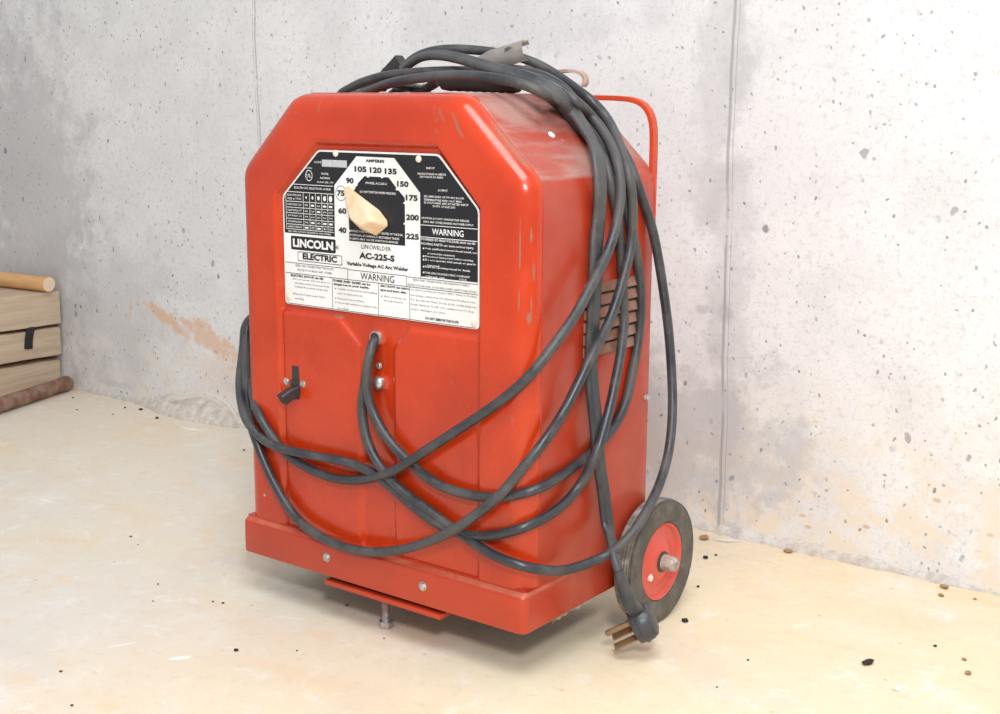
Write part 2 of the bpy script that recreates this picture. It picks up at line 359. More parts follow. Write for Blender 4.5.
# lines printed on the name plate: text, centre x, centre z, width, height (mm), ink
T = [
('CODE',-301.4,552.8,11.8,2.9,'w'),
('LISTED',-315.2,545.7,10.0,1.9,'w'),
('UL',-315.9,537.0,7.3,5.1,'w'),
('MODEL',-289.6,539.9,11.7,2.9,'w'),
('RATING',-289.8,535.1,15.2,2.8,'w'),
('CLASS (III) 170',-290.0,530.0,26.9,2.9,'w'),
('ELECTRODE SELECTION GUIDE',-310.9,522.4,59.3,2.9,'w'),
('AMPERES',-212.2,556.8,28.1,4.1,'k'),
('105',-234.2,547.1,18.3,7.2,'k'),
('120',-211.2,546.7,17.6,7.1,'k'),
('135',-189.0,546.2,17.7,7.0,'k'),
('90',-250.9,533.7,11.7,7.2,'k'),
('150',-171.6,533.1,16.6,7.0,'k'),
('175',-158.8,518.6,17.3,7.0,'k'),
('75',-265.4,519.0,11.4,7.3,'k'),
('60',-263.4,499.1,12.7,7.3,'k'),
('200',-158.0,497.4,18.6,7.1,'k'),
('40',-263.8,477.1,12.3,7.4,'k'),
('225',-158.2,476.6,18.6,7.1,'k'),
('MODEL AC-225-S',-210.8,532.2,31.5,3.1,'w'),
('DO NOT SWITCH WHEN WELDING',-208.8,522.1,53.3,3.1,'w'),
('NOTICE: POINTER MUST BE IN CENTER OF THE DIAL',-211.8,477.2,80.4,2.9,'w'),
('POSITION. STOPPING IT BETWEEN THESE',-214.8,472.6,74.7,2.9,'w'),
('POINTS MAY CAUSE SWITCH DAMAGE',-215.8,468.5,72.6,2.8,'w'),
('LINCOLN',-311.8,457.5,65.9,11.3,'w'),
('ELECTRIC',-301.3,442.5,55.8,8.3,'k'),
('R',-272.4,456.6,3.1,2.2,'k'),
('LINCWELDER',-212.2,460.5,44.6,5.4,'t'),
('AC-225-S',-211.4,450.2,53.5,8.0,'k'),
('Variable Voltage AC Arc Welder',-211.3,439.2,93.5,5.5,'k'),
('WARNING',-210.9,426.8,51.1,8.7,'t'),
('READ AND UNDERSTAND THIS PLATE',-310.2,430.7,62.3,3.1,'t'),
('PROTECT YOURSELF AND OTHERS',-309.8,425.7,56.7,3.0,'t'),
("READ AND UNDERSTAND THE MANUFACTURER'S",-118.1,429.2,78.7,2.8,'t'),
("INSTRUCTIONS AND YOUR EMPLOYER'S SAFETY PRACTICES",-117.5,423.2,96.4,2.8,'t'),
('ELECTRIC SHOCK can kill.',-322.6,418.4,54.5,3.4,'k'),
('Do not operate with wet gloves or',-314.1,414.1,58.5,2.6,'t'),
('standing in water. Keep your body',-314.9,409.4,57.1,2.7,'t'),
('insulated from work and ground.',-316.3,405.0,54.9,2.7,'t'),
('Disconnect input power before',-318.8,396.4,50.4,2.7,'t'),
('servicing.',-336.3,390.8,15.6,2.7,'t'),
('FUMES AND GASES can be',-250.5,418.0,58.2,3.3,'k'),
('dangerous to your health.',-251.5,413.7,56.5,3.2,'k'),
('Ventilate and keep from your breathing',-242.4,408.7,61.3,2.6,'t'),
('zone and general area.',-253.3,403.5,39.8,2.6,'t'),
('Keep your head out of fumes.',-252.3,397.4,42.0,2.6,'t'),
('Use enough ventilation or exhaust at the',-242.6,392.5,61.9,2.6,'t'),
('arc or both.',-264.6,386.4,17.9,2.6,'t'),
('ARC RAYS can injure',-185.3,418.0,43.4,3.2,'k'),
('eyes and burn skin.',-187.0,413.4,40.2,3.2,'k'),
('Wear correct eye, ear',-184.5,406.4,33.4,2.6,'t'),
('and body protection.',-186.6,401.8,29.3,2.5,'t'),
('See American National Standard Z49.1, Safety in Welding',-115.2,417.9,92.0,2.5,'t'),
('and Cutting, published by The American Welding Society,',-115.7,411.7,91.3,2.5,'t'),
('P.O. Box 351040, Miami, Florida 33135; OSHA Safety and',-115.2,406.5,92.1,2.5,'t'),
('Health Standards, 29 CFR 1910, available from U.S. Dept.',-116.2,401.5,90.3,2.5,'t'),
('of Labor, Washington, D.C. 20210',-136.5,396.0,49.8,2.5,'t'),
('DO NOT REMOVE THIS PLATE',-116.8,388.2,47.0,3.5,'k'),
('INPUT',-131.8,551.5,11.7,2.7,'w'),
('SINGLE PHASE 60 HERTZ',-130.3,545.3,39.9,2.7,'w'),
('230 VOLTS 50 AMPS',-130.8,542.0,32.9,2.7,'w'),
('OUTPUT',-115.0,528.4,13.5,3.0,'w'),
('225 AMPS MAX. UP TO 40C ROOM',-113.9,521.3,55.0,2.8,'w'),
('TEMPERATURE AND 110 F. MAX.',-114.9,517.7,53.1,2.7,'w'),
('25 VOLTS MAX. ARC AT RATED INPUT',-110.7,514.6,61.4,2.7,'w'),
('DUTY CYCLE 20%',-113.3,511.2,31.0,2.7,'w'),
('CAUTION: DO NOT CHANGE THIS WELDER',-112.0,497.9,66.3,2.7,'w'),
('INTO ANY OTHER ENGINE OR POWER SUPPLY',-107.6,493.9,68.8,2.8,'w'),
('WARNING',-108.3,484.0,43.8,7.6,'w'),
('POWERED BY HIGH VOLTAGE which can kill.',-107.8,474.8,75.1,3.4,'w'),
('MOVING PARTS can cause serious injury.',-108.9,469.6,73.0,3.4,'w'),
('Only qualified personnel should install, use',-104.2,464.8,71.2,2.7,'w'),
('or service this equipment.',-117.5,459.6,39.1,2.7,'w'),
('Disconnect input power before servicing.',-106.5,456.2,66.8,2.7,'w'),
('Do not operate with panels or guards',-105.0,452.4,69.8,2.8,'w'),
('removed.',-128.2,446.9,17.8,2.8,'w'),
('Read the operating manual for details.',-108.4,444.9,63.0,2.8,'w'),
('THE LINCOLN ELECTRIC COMPANY',-108.8,438.5,62.4,2.7,'w'),
('CLEVELAND, OHIO',-125.8,434.0,28.5,2.8,'w'),
('U.S.A.',-86.8,435.2,10.7,2.7,'w'),
]
# ------------------------------------------------------------------ the setting
def wall():
    bm = bmesh.new(); box(bm, (-7, .6, -.2), (4, .8, 2.8)); o = put('wall_back', bm, M_WALL, smooth=False); tag(o, 'pale grey poured concrete wall with air holes and form joints', kind='structure')
    bm = bmesh.new(); box(bm, (-7, -4.5, -.2), (4, .62, 0)); o = put('floor', bm, M_FLOOR, smooth=False); tag(o, 'cream stained concrete floor', kind='structure')
    # uneven foot of the wall where floor and wall were poured together
    bm = bmesh.new(); rows = []; n = 640
    for i in range(n+1):
        x = -2.3 + 3.3*i/n
        a = noise.noise(Vector((x*4, 1.3, 0))); b = noise.noise(Vector((x*17, 7.7, 0))); c = noise.noise(Vector((x*55, 3.1, 0)))
        w = max(.001, .007 + .005*a + .004*b + .0025*c); h = max(.001, .009 + .007*a + .007*b + .005*c)
        lump = sstep(x, -1.50, -1.28)*sstep(-x, 1.07, 1.13); w += .028*lump*(1+.4*b); h += .024*lump*(1+.3*b)
        r = []
        for k in range(8):
            t = k/7; ang = t*PI/2
            j = .0028*noise.noise(Vector((x*70, t*6, 4)))
            r.append(bm.verts.new((x, .6005-w*math.cos(ang)**1.6+j*(0 < k < 7), h*math.sin(ang)**1.3-.0005+j*(0 < k < 7))))
        rows.append(r)
    for i in range(n):
        for k in range(7): bm.faces.new((rows[i][k], rows[i+1][k], rows[i+1][k+1], rows[i][k+1]))
    o = put('trim_1', bm, M_FOOT, angle=60); tag(o, 'rough mortar fillet along the foot of the wall', kind='structure')
s = N('rough_mortar'); n = s.noise(60, 6, .75); n2 = s.noise(8, 4, .6)
s.link(s.mix(s.rng(n, .35, .65), s.mix(s.rng(n2, .4, .6), (.74, .69, .62), (.70, .68, .67)), (.55, .50, .45)), s.b.inputs['Base Color']); s.bump(n, .8, .003); M_FOOT = s.fin(rough=.9, spec=.2)
wall()

# ------------------------------------------------------------------ welder
W = empty('arc_welder', ((XL+XR)/2, .14, 0))
tag(W, 'red arc welder on two wheels with black and white dial plate', 'welder')

def halfplanes(P, x, z):
    """largest signed distance to the edges of a convex polygon (counter-clockwise), negative inside"""
    m = -1e9
    for i in range(len(P)):
        (x0, z0), (x1, z1) = P[i], P[(i+1) % len(P)]
        dx, dz = x1-x0, z1-z0; L = math.hypot(dx, dz)
        m = max(m, ((x-x0)*dz-(z-z0)*dx)/L)
    return m
REC = [(-.367, .05), (-.0645, .05), (-.0645, .512), (-.121, .5735), (-.301, .5735), (-.367, .5125)]
PLT = [(-.3645, .05), (-.2395, .05), (-.2395, .346), (-.272, .3745), (-.3645, .3745)]
PRT = [(-.1870, .05), (-.0645, .05), (-.0645, .3735), (-.163, .3735), (-.1870, .347)]
def emboss(x, z):
    d = .0085*sstep(-halfplanes(REC, x, z), -.0045, .0030)
    d -= .0055*sstep(-halfplanes(PLT, x, z), -.0035, .0030)
    d -= .0055*sstep(-halfplanes(PRT, x, z), -.0035, .0030)
    for cx, cz, r in ((-.2137, .3577, .0115), (-.2094, .306, .0105)):
        q = math.hypot(x-cx, z-cz); d -= .0028*sstep(q, r, r-.003)
    return d
RR = .022
def octagon(ins, zb):
    k = math.tan(math.radians(22.5))
    return [(XL+ins, zb), (XR-ins, zb), (XR-ins, ZSH-ins*k), (XR-CH-ins*k, ZT-ins), (XL+CH+ins*k, ZT-ins), (XL+ins, ZSH-ins*k)]
def front():
    bm = bmesh.new(); P = octagon(RR, .074); r = .006
    R = fillet(P, [0, 0, r*2, r*2, r*2, r*2], 8)
    zt = ZT-RR
    def cross(z):
        xs = []
        for i in range(len(R)):
            (x0, z0), (x1, z1) = R[i], R[(i+1) % len(R)]
            if (z0-z)*(z1-z) <= 0 and abs(z1-z0) > 1e-9: xs.append(x0+(x1-x0)*(z-z0)/(z1-z0))
        return min(xs), max(xs)
    NZ, NX = 270, 200; rows = []
    for j in range(NZ+1):
        z = .074+(zt-.074)*j/NZ
        a, b = cross(min(max(z, .07401), zt-1e-5))
        rows.append([bm.verts.new((a+(b-a)*i/NX, YF, z)) for i in range(NX+1)])
    ring = [r_[0] for r_ in rows] + rows[-1][1:-1] + [r_[-1] for r_ in rows[::-1]]
    base = [Vector((v.co.x, v.co.z)) for v in ring]; n = len(base)
    nor = []
    for i in range(n):
        a = base[max(0, i-2)]; b = base[min(n-1, i+2)]; t = (b-a).normalized(); nor.append(Vector((-t.y, t.x)))
    prev = ring
    for k in range(1, 9):
        a = k/8*PI/2; d = RR*math.sin(a); y = YF+RR*(1-math.cos(a))
        cur = [bm.verts.new((base[i].x+nor[i].x*d, y, base[i].y+nor[i].y*d)) for i in range(n)]
        for i in range(n-1): bm.faces.new((prev[i], prev[i+1], cur[i+1], cur[i]))
        prev = cur
    back = [bm.verts.new((v.co.x, YS+.004, v.co.z)) for v in prev]
    for i in range(n-1): bm.faces.new((prev[i], prev[i+1], back[i+1], back[i]))
    outline = [(v.co.x, v.co.z) for v in back]
    for j in range(NZ):
        for i in range(NX): bm.faces.new((rows[j][i], rows[j][i+1], rows[j+1][i+1], rows[j+1][i]))
    for j, rw in enumerate(rows):
        for v in rw: v.co.y += emboss(v.co.x, v.co.z)*sstep(v.co.z, .06, .075)
    put('front_panel', bm, M_RED, W, angle=70)
    return outline
OUT = front()
def cover():
    bm = bmesh.new()
    P = [OUT[0]] + OUT[2:-2:3] + [OUT[-1]]
    P = [(x, z) for x, z in P]
    n = len(P); nor = []
    for i in range(n):
        a = Vector(P[max(0, i-1)]); b = Vector(P[min(n-1, i+1)]); t = (b-a).normalized(); nor.append(Vector((-t.y, t.x)))
    prof = [(YS+.0004, -.002), (YS, .0002), (YS+.0012, .0010)] + [(YS+(YD-.004-YS)*k/12, .0010) for k in range(1, 12)] + [(YD-.004, .0010), (YD-.001, -.0002), (YD, -.003)]
    rings = [[bm.verts.new((P[i][0]+nor[i].x*o, y, P[i][1]+nor[i].y*o)) for i in range(n)] for y, o in prof]
    for a, b in zip(rings, rings[1:]):
        for i in range(n-1): bm.faces.new((a[i], a[i+1], b[i+1], b[i]))
    bm.faces.new(rings[-1])
    put('cover', bm, M_REDC, W, angle=30)
cover()
def skirt():
    bm = bmesh.new(); path = []   # (x, y, nx, ny, amount)
    def side(x, sgn):
        L = []
        for k in range(14):
            y = YD+.001-(YD-.025)*k/13
            L.append((x, y, sgn, 0, .03+(.17 if sgn > 0 else .02)*sstep(y, .115, .03)))
        return L
    rc = .005
    path += side(XL, -1)
    for k in range(1, 8):
        a = PI+k/8*PI/2; path.append((XL+rc+rc*math.cos(a), YF+rc+rc*math.sin(a), math.cos(a), math.sin(a), .05+.95*sstep(k/8, 0, 1)))
    for k in range(21):
        x = XL+rc+(XR-XL-2*rc)*k/20; path.append((x, YF, 0, -1, 1))
    for k in range(1, 8):
        a = -PI/2+k/8*PI/2; path.append((XR-rc+rc*math.cos(a), YF+rc+rc*math.sin(a), math.cos(a), math.sin(a), .20+.8*sstep(1-k/8, 0, 1)))
    path += side(XR, 1)[::-1]
    prof = [(-.014, .1060), (.0002, .1052), (.0012, .1046), (.0062, .1004), (.0074, .0990), (.0078, .0965), (.0080, .080), (.0080, .0615), (.0072, Z0), (.0052, Z0-.0003), (.003, Z0+.002), (.003, .10)]
    rings = []
    for x, y, nx, ny, am in path:
        rings.append([bm.verts.new((x+nx*(.0012+o*am) if o > 0 else x+nx*o, y+ny*(o*am if o > 0 else o), z)) for o, z in prof])
    for a, b in zip(rings, rings[1:]):
        for k in range(len(prof)-1):
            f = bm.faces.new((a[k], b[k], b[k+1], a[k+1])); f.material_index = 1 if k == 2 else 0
    box(bm, (XL+.0004, YF+.0004, .0990), (XR-.0008, YD-.01, .1061))
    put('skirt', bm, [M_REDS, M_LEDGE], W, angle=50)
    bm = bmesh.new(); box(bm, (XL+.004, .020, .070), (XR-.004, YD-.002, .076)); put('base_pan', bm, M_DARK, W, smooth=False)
    bm = bmesh.new(); box(bm, (-.292, .004, .0475), (-.110, .052, .0535), .001)
    box(bm, (-.292, .048, .0475), (-.110, .052, .0700), .001)
    put('foot_bracket', bm, M_REDS, W)
    bm = bmesh.new(); box(bm, (-.262, .014, .0535), (-.150, .030, .0585), .0005); put('bracket_spacer', bm, M_DARK, W)
    bm = bmesh.new(); o = (-.2215, .037, 0)
    lathe(bm, [(.0005, .0085), (.0015, .0098), (.0075, .0098), (.0085, .0088)], o, (0, 0, 1), 6)
    lathe(bm, [(.008, .0056)]+[(.009+.002*k+.001*j, .0058-.0009*j) for k in range(14) for j in (0, 1)]+[(.0475, .0056)], o, (0, 0, 1), 20)
    lathe(bm, [(.0395, .0098), (.0405, .0104), (.0462, .0104), (.0472, .0098)], o, (0, 0, 1), 6)
    tag(put('foot_bolt', bm, M_STEEL, W), 'zinc levelling bolt')
M_REDS = mat_red('skirt_red_paint', (.50, .042, .009), (.42, .033, .007), rough=.36)
M_LEDGE = mat_plain('dusty_highlight_ledge', (.52, .13, .08), .5, col2=(.48, .06, .02), scale=25)  # lighter red puts the ledge's highlight, along with its dust, into the colour
skirt()

def screw(name, c, axis, r, mat, h=.003, seg=6, slot=False, washer=True):
    bm = bmesh.new(); c = Vector(c); a = Vector(axis).normalized()
    if washer: lathe(bm, [(0, r*1.25), (h*.3, r*1.2)], c, a, 24)
    lathe(bm, [(0, r), (h*.8, r), (h, r*.82)], c, a, seg)
    return put(name, bm, mat, W, angle=25)
screw('skirt_screw', (-.2865, .0041, .0829), (0, -1, 0), .0046, M_STEEL)
screw('skirt_screw', (-.135, .0041, .0823), (0, -1, 0), .0046, M_STEEL)
screw('switch_screw', (-.3605, YF+.0032, .2878), (0, -1, 0), .0038, M_STEEL, .002, 16)
screw('switch_screw', (-.3320, YF+.0032, .2881), (0, -1, 0), .0038, M_STEEL, .002, 16)
screw('panel_screw', (-.2106, YF+.0065, .3256), (0, -1, 0), .0036, M_STEEL, .003, 12)
screw('cover_screw', (XR+.001, .2505, .2775), (1, 0, 0), .0035, M_STEEL, .004, 12)
pp = hull(551, 135.5, 0)
bm = bmesh.new(); lathe(bm, [(0, .0044), (.0009, .004), (.0013, .002)], pp+Vector((ZT-ZSH, 0, CH)).normalized()*.001, (ZT-ZSH, 0, CH), 18, sx=1.1)
tag(put('paint_chip', bm, M_FLAKE, W), 'white paint splash on the dusty shoulder')
# cable outlets
for cx, cz, nm in ((-.2137, .3577, 'cable_outlet'),):
    bm = bmesh.new(); y = YF+.0085
    lathe(bm, [(-.001, .0088), (.0045, .0088), (.006, .0080), (.0062, .0064), (.004, .006), (-.001, .006)], (cx, y, cz), (0, -1, 0), 28, caps=False)
    lathe(bm, [(-.002, .0066), (-.0005, .0066)], (cx, y, cz), (0, -1, 0), 20)
    tag(put(nm, bm, M_STEEL, W), 'bright metal ring')
bm = bmesh.new(); lathe(bm, [(-.001, .0078), (.003, .0078), (.0055, .0068), (.0075, .0045), (.0082, .0012)], (-.2094, YF+.0060, .306), (0, -1, 0), 28); tag(put('ground_stud', bm, M_STEEL, W), 'domed metal stud')
# power switch
bm = bmesh.new(); prism(bm, fillet([(-.3500, .268), (-.3380, .268), (-.3380, .309), (-.3500, .309)], .002, 4), YF+.0042, YF+.0028); sw = put('power_switch', bm, M_BLACK, W, smooth=False)
bm = bmesh.new(); box(bm, (-.352, YF+.0034, .2838), (-.338, YF+.0010, .2915), .0006); put('switch_yoke', bm, M_BLACK, sw)
bm = bmesh.new()
L = [Vector((-.343, YF+.004, .279)), Vector((-.344, YF-.004, .277)), Vector((-.346, YF-.010, .274)), Vector((-.348, YF-.017, .270))]
sweep(bm, catmull(L, .003), .005, prof=[(.005, -.0070), (.0065, -.0055), (.0065, .0055), (.005, .0070), (-.005, .0070), (-.0065, .0055), (-.0065, -.0055), (-.005, -.0070)], up=(0, 0, 1))
put('switch_lever', bm, M_BLACK, sw, angle=40)

# louvred vent on the right side
def vent():
    bm = bmesh.new(); x = XR+.0012
    y0, y1, z0, z1 = .112, .236, .343, .4275
    box(bm, (x-.001, y0+.003, z0+.003), (x+.0004, y1-.002, z1-.002), mi=1)
    N_ = 6; dz = (z1-z0)/N_
    for i in range(N_):
        za = z0+i*dz
        sec = [(x+.0002, za+dz*1.0), (x+.0012, za+dz*.96), (x+.0042, za+dz*.30), (x+.0038, za+dz*.22), (x+.0008, za+dz*.80), (x+.0001, za+dz*.90)]
        ys = [y0, y0+.004, y1-.004, y1]; sc = [.15, 1, 1, .15]
        rg = [[bm.verts.new((x+(sx-x)*k, y, sz)) for sx, sz in sec] for y, k in zip(ys, sc)]
        for a, b in zip(rg, rg[1:]):
            for q in range(6): bm.faces.new((a[q], a[(q+1) % 6], b[(q+1) % 6], b[q]))
        bm.faces.new(rg[0]); bm.faces.new(rg[-1][::-1])
    tag(put('louvred_vent', bm, [M_LOUV, M_DARK], W, angle=20), 'dusty brown louvres')
vent()

# carrying handle across the back
bm = bmesh.new()
L = [Vector(p) for p in ((-.002, YD+.004, .470), (-.002, YD+.004, .540), (-.002, YD+.004, .578), (-.0035, YD+.004, .600), (-.010, YD+.004, .6155), (-.023, YD+.004, .6235), (-.042, YD+.004, .6265), (-.2, YD+.004, .6275))]
L += [Vector((XL+XR-p.x, p.y, p.z)) for p in L[:-1][::-1]]
sweep(bm, relax(catmull(L, .006), 2), 0, prof=[(-.0056, .0022), (-.0046, .0030), (.0046, .0030), (.0056, .0022), (.0056, -.0022), (.0046, -.0030), (-.0046, -.0030), (-.0056, -.0022)], up=(0, 1, 0))
put('carry_handle', bm, M_REDC2, W, angle=45)
bm = bmesh.new(); box(bm, (XR-.010, YD-.001, .45), (XR+.0012, YD+.002, ZSH-.004), .0006); put('handle_bracket', bm, M_REDC2, W)

# wheels
M_STEELD = mat_plain('dark_greasy_steel', (.10, .09, .085), .5, metal=.5)
def wheel(side):
    xo = .0336 if side > 0 else XL+XR-.0336
    sg = 1 if side > 0 else -1
    c = Vector((xo, .2537, .0774)); ax = (sg, 0, 0); w = .027
    t = empty('wheel', c); t.parent = W; t.matrix_parent_inverse = Matrix.Translation(-Vector(W.location))
    def add(name, prof, mat, lab=None, seg=64, caps=False):
        bm = bmesh.new(); lathe(bm, prof, c, ax, seg, caps=caps)
        me_o = put(name, bm, mat, None, angle=40)
        me_o.parent = t; me_o.matrix_parent_inverse = Matrix.Translation(-c)
        if lab: me_o['label'] = lab
        return me_o
    R_ = .0772
    tp = [(-w-.002, .047), (-w-.004, .052), (-w-.0035, .064), (-w+.002, .0725)]
    for k in range(6):                       # ribs round the tread
        u = -w+.003+k*.0042; tp += [(u, R_-.0014-.002*(abs(k-2.5)/2.5)**2), (u+.0022, R_-.0002-.002*(abs(k-2.5)/2.5)**2), (u+.0030, R_-.0005-.002*(abs(k-2.5)/2.5)**2)]
    tp += [(-.0005, .0735), (.001, .069), (.0012, .062), (.0004, .053), (-.0008, .0485), (-.0045, .0475)]
    ty = add('tyre', tp, [M_TIRE, M_TREAD])
    for p in ty.data.polygons:
        q = p.center; p.material_index = 1 if (q.x*sg < xo*sg-.004) else 0
    add('rim', [(-.0042, .0478), (-.0015, .0472), (-.0022, .0455), (-.0068, .0430), (-.0080, .036), (-.0072, .030), (-.0030, .022), (-.0012, .0165), (-.0012, .004)], M_REDW, 'red painted dished disc')
    add('rim', [(-w+.002, .0478), (-w+.004, .03), (-w+.004, .004)], M_REDW)
    add('hub_cap', [(-.001, .0100), (.012, .0092), (.0165, .0082), (.0182, .0065), (.0185, .0035), (.0155, .003)], M_HUB, 'dirty translucent cap', 24, True)
    add('washer', [(-.004, .0128), (.0004, .0128), (.0010, .0115), (.0010, .008)], M_STEELD, None, 24)
    if sg > 0:
        bm = bmesh.new(); pc_ = at(650.5, 577, 'x', xo-.0055)
        lathe(bm, [(-.003, .0062), (.0016, .0055), (.0022, .002)], pc_, ax, 9, sx=.8)
        q_ = put('paint_chip', bm, M_FLAKE, None); q_.parent = t; q_.matrix_parent_inverse = Matrix.Translation(-c)
wheel(1); wheel(-1)
bm = bmesh.new(); lathe(bm, [(0, .006), (.46, .006)], (XL+XR-.036, .2537, .0774), (1, 0, 0), 16); 
bm2 = bm; put('axle', bm2, M_STEEL, W)

# ------------------------------------------------------------------ name plate with its printing
def glyphs(text, cx, cz, w, h, bold=0., res=2):
    cu = bpy.data.curves.new('t', 'FONT'); cu.body = text; cu.align_x = 'LEFT'; cu.offset = bold; cu.resolution_u = res
    o = bpy.data.objects.new('t', cu); me = bpy.data.meshes.new_from_object(o)
    P = [v.co.copy() for v in me.vertices]; T = [tuple(p.vertices) for p in me.polygons]
    bpy.data.objects.remove(o); bpy.data.curves.remove(cu); bpy.data.meshes.remove(me)
    x0, x1 = min(p.x for p in P), max(p.x for p in P); y0, y1 = min(p.y for p in P), max(p.y for p in P)
    return [(cx+((p.x-x0)/(x1-x0)-.5)*w, cz+((p.y-y0)/(y1-y0)-.5)*h) for p in P], T
def plate():
    bm = bmesh.new(); YP = YF+.0065
    outer = fillet([(-.3605, .3832), (-.0655, .3832), (-.0655, .5105), (-.1205, .5668), (-.3005, .5668), (-.3605, .5125)], [.006, .006, .012, .012, .012, .012], 6)
    prism(bm, outer, YP-.0012, YP)
    lv = [YP-.00135, YP-.0015, YP-.00165]
    def poly(pts, mi, l=0):
        f = bm.faces.new([bm.verts.new((x, lv[l], z)) for x, z in pts]); f.material_index = mi
        f.normal_update()
        if f.normal.y > 0: f.normal_flip()
    def rect(x0, z0, x1, z1, mi, l=0): poly([(x0, z0), (x1, z0), (x1, z1), (x0, z1)], mi, l)
    def line(x0, z0, x1, z1, w, mi, l=1):
        d = Vector((x1-x0, z1-z0)).normalized()*w/2; q = Vector((-d.y, d.x))
        poly([(x0-q.x, z0-q.y), (x1-q.x, z1-q.y), (x1+q.x, z1+q.y), (x0+q.x, z0+q.y)], mi, l)
    # black fields left and right of the dial
    poly(fillet([(-.3585, .4685), (-.2762, .4685), (-.2757, .5275), (-.2405, .5612), (-.1840, .5608), (-.1470, .5245), (-.1470, .4337), (-.0674, .4337), (-.0674, .5097), (-.1213, .5648), (-.2998, .5648), (-.3585, .5117)], [0]*8+[.012]*4, 6), 1)
    # dial
    poly([(-.2535, .4656), (-.1690, .4656), (-.1690, .5180), (-.1805, .5280), (-.1925, .5395), (-.2290, .5395), (-.2390, .5310), (-.2460, .5215), (-.2535, .5140)], 1)
    for a in range(9):
        x, z = [(-.2535, .4770), (-.2535, .4990), (-.2515, .5160), (-.2410, .5295), (-.2230, .5395), (-.2020, .5395), (-.1800, .5270), (-.1690, .5125), (-.1690, .4900)][a]
        rect(x-.0018, z-.0011, x+.0018, z+.0011, 0, 1)
    rect(-.2946, .5480, -.2551, .5560, 2, 1)
    # table of electrodes
    x0, x1 = -.3550, -.2775; cols = [-.3260, -.3157, -.3060, -.2962, -.2866]
    line(-.3430, .5262, x1, .5262, .0007, 0)
    for z in (.5172, .5060, .4990, .4925, .4858, .4792, .4735): line(x0, z, x1, z, .0007, 0)
    for c in cols: line(c, .4735, c, .5172, .0007, 0)
    line(x0, .4735, x0, .5172, .0007, 0)
    for i, c in enumerate(cols):
        cx = c+.0048; r = .0012+.0004*i
        poly([(cx+r*math.cos(2*PI*k/12), .5115+r*1.3*math.sin(2*PI*k/12)) for k in range(12)], 0, 1)
        for z in (.5025, .4957, .4891, .4825, .4763): T.append((random.choice(['-', '40', '75', '90', '60', '105', '120']), cx*1000, z*1000, 5.6, 2.6, 'w'))
    for z, t in ((.5135, 'ELECTRODE'), (.5093, 'SIZE & TYPE'), (.5025, 'FLEETWELD 180'), (.4957, 'FLEETWELD 37'), (.4891, 'JETWELD LH'), (.4825, 'STAINLESS'), (.4763, 'HARDSURFACE')):
        T.append((t, -340.8, z*1000, 23.0, 2.6, 'w'))
    T.append(('MIN. AMPS SHOWN. SEE MANUAL FOR OTHERS', -317, 470.8, 70, 2.3, 'w'))
    # UL ring and the ring round 75
    def ringp(cx, cz, r0, r1, mi, sz=1.):
        for k in range(28):
            a, b = 2*PI*k/28, 2*PI*(k+1)/28
            poly([(cx+r0*math.cos(a), cz+sz*r0*math.sin(a)), (cx+r1*math.cos(a), cz+sz*r1*math.sin(a)), (cx+r1*math.cos(b), cz+sz*r1*math.sin(b)), (cx+r0*math.cos(b), cz+sz*r0*math.sin(b))], mi, 1)
    ringp(-.3159, .5370, .0048, .0056, 0, 1.15); ringp(-.2652, .5190, .0080, .0086, 1)
    ringp(-.2724, .4566, .0019, .0023, 1)
    # maker's badge
    poly(fillet([(-.3484, .4493), (-.2752, .4493), (-.2752, .4655), (-.3484, .4655)], .002, 4), 1)
    b0 = fillet([(-.3376, .4362), (-.2654, .4362), (-.2654, .4475), (-.3376, .4475)], .002, 4); b1 = fillet([(-.3368, .4370), (-.2662, .4370), (-.2662, .4467), (-.3368, .4467)], .0016, 4)
    for i in range(len(b0)):
        j = (i+1) % len(b0); poly([b0[i], b0[j], b1[j], b1[i]], 1)
    # rules
    K = .0006
    for a in ((-.3590, .4334, -.2570, .4334), (-.2570, .4334, -.2570, .4200), (-.2570, .4324, -.1676, .4324), (-.1676, .4324, -.1676, .4200), (-.1676, .4316, -.0670, .4316), (-.3590, .4210, -.0670, .4206),
              (-.2817, .4210, -.2817, .3845), (-.2095, .4210, -.2095, .3845), (-.1630, .4210, -.1630, .3845), (-.3555, .3843, -.0700, .3843)): line(*a, K, 1)
    for z in (.4902, .4772): line(-.1468, z, -.0676, z, .0007, 0)
    line(-.1470, .4310, -.1470, .4338, K, 1)
    for z in (.4648, .4562, .4524, .4449, .4385): rect(-.1432, z-.0009, -.1414, z+.0009, 0, 1)
    for x, z in ((-.346, .4141), (-.346, .3964), (-.2765, .4087), (-.2765, .3974), (-.2765, .3925), (-.2045, .4064)): rect(x-.0007, z-.0007, x+.0007, z+.0007, 1, 1)
    for t, cx, cz, w, h, c in T:
        bold = .042 if (c == 'k' and h > 3) or t == 'LINCOLN' or t == 'AC-225-S' else (.012 if c in 'wk' else 0.)
        low = any(ch in 'gyjpq,;' for ch in t); kh = 1.0 if low else (.90 if h > 5 else .82)
        V, P = glyphs(t, cx/1000, cz/1000, w/1000, h/1000*kh, bold, 3 if h > 6 else 1)
        vs = [bm.verts.new((x, lv[2], z)) for x, z in V]; mi = 0 if c == 'w' else 1
        for q in P:
            try:
                f = bm.faces.new([vs[i] for i in q]); f.material_index = mi
            except ValueError: pass
    me = bpy.data.meshes.new('nameplate')
    for f in bm.faces:
        f.normal_update()
        if f.normal.y > 0 and all(v.co.y < YP-.0013 for v in f.verts): f.normal_flip()
    bm.to_mesh(me); bm.free(); o = bpy.data.objects.new('nameplate', me); COL.objects.link(o)
    for m in (M_WHITE, M_PBLK, M_GREY): me.materials.append(m)
    o.parent = W; o.matrix_parent_inverse = Matrix.Translation(-Vector(W.location))
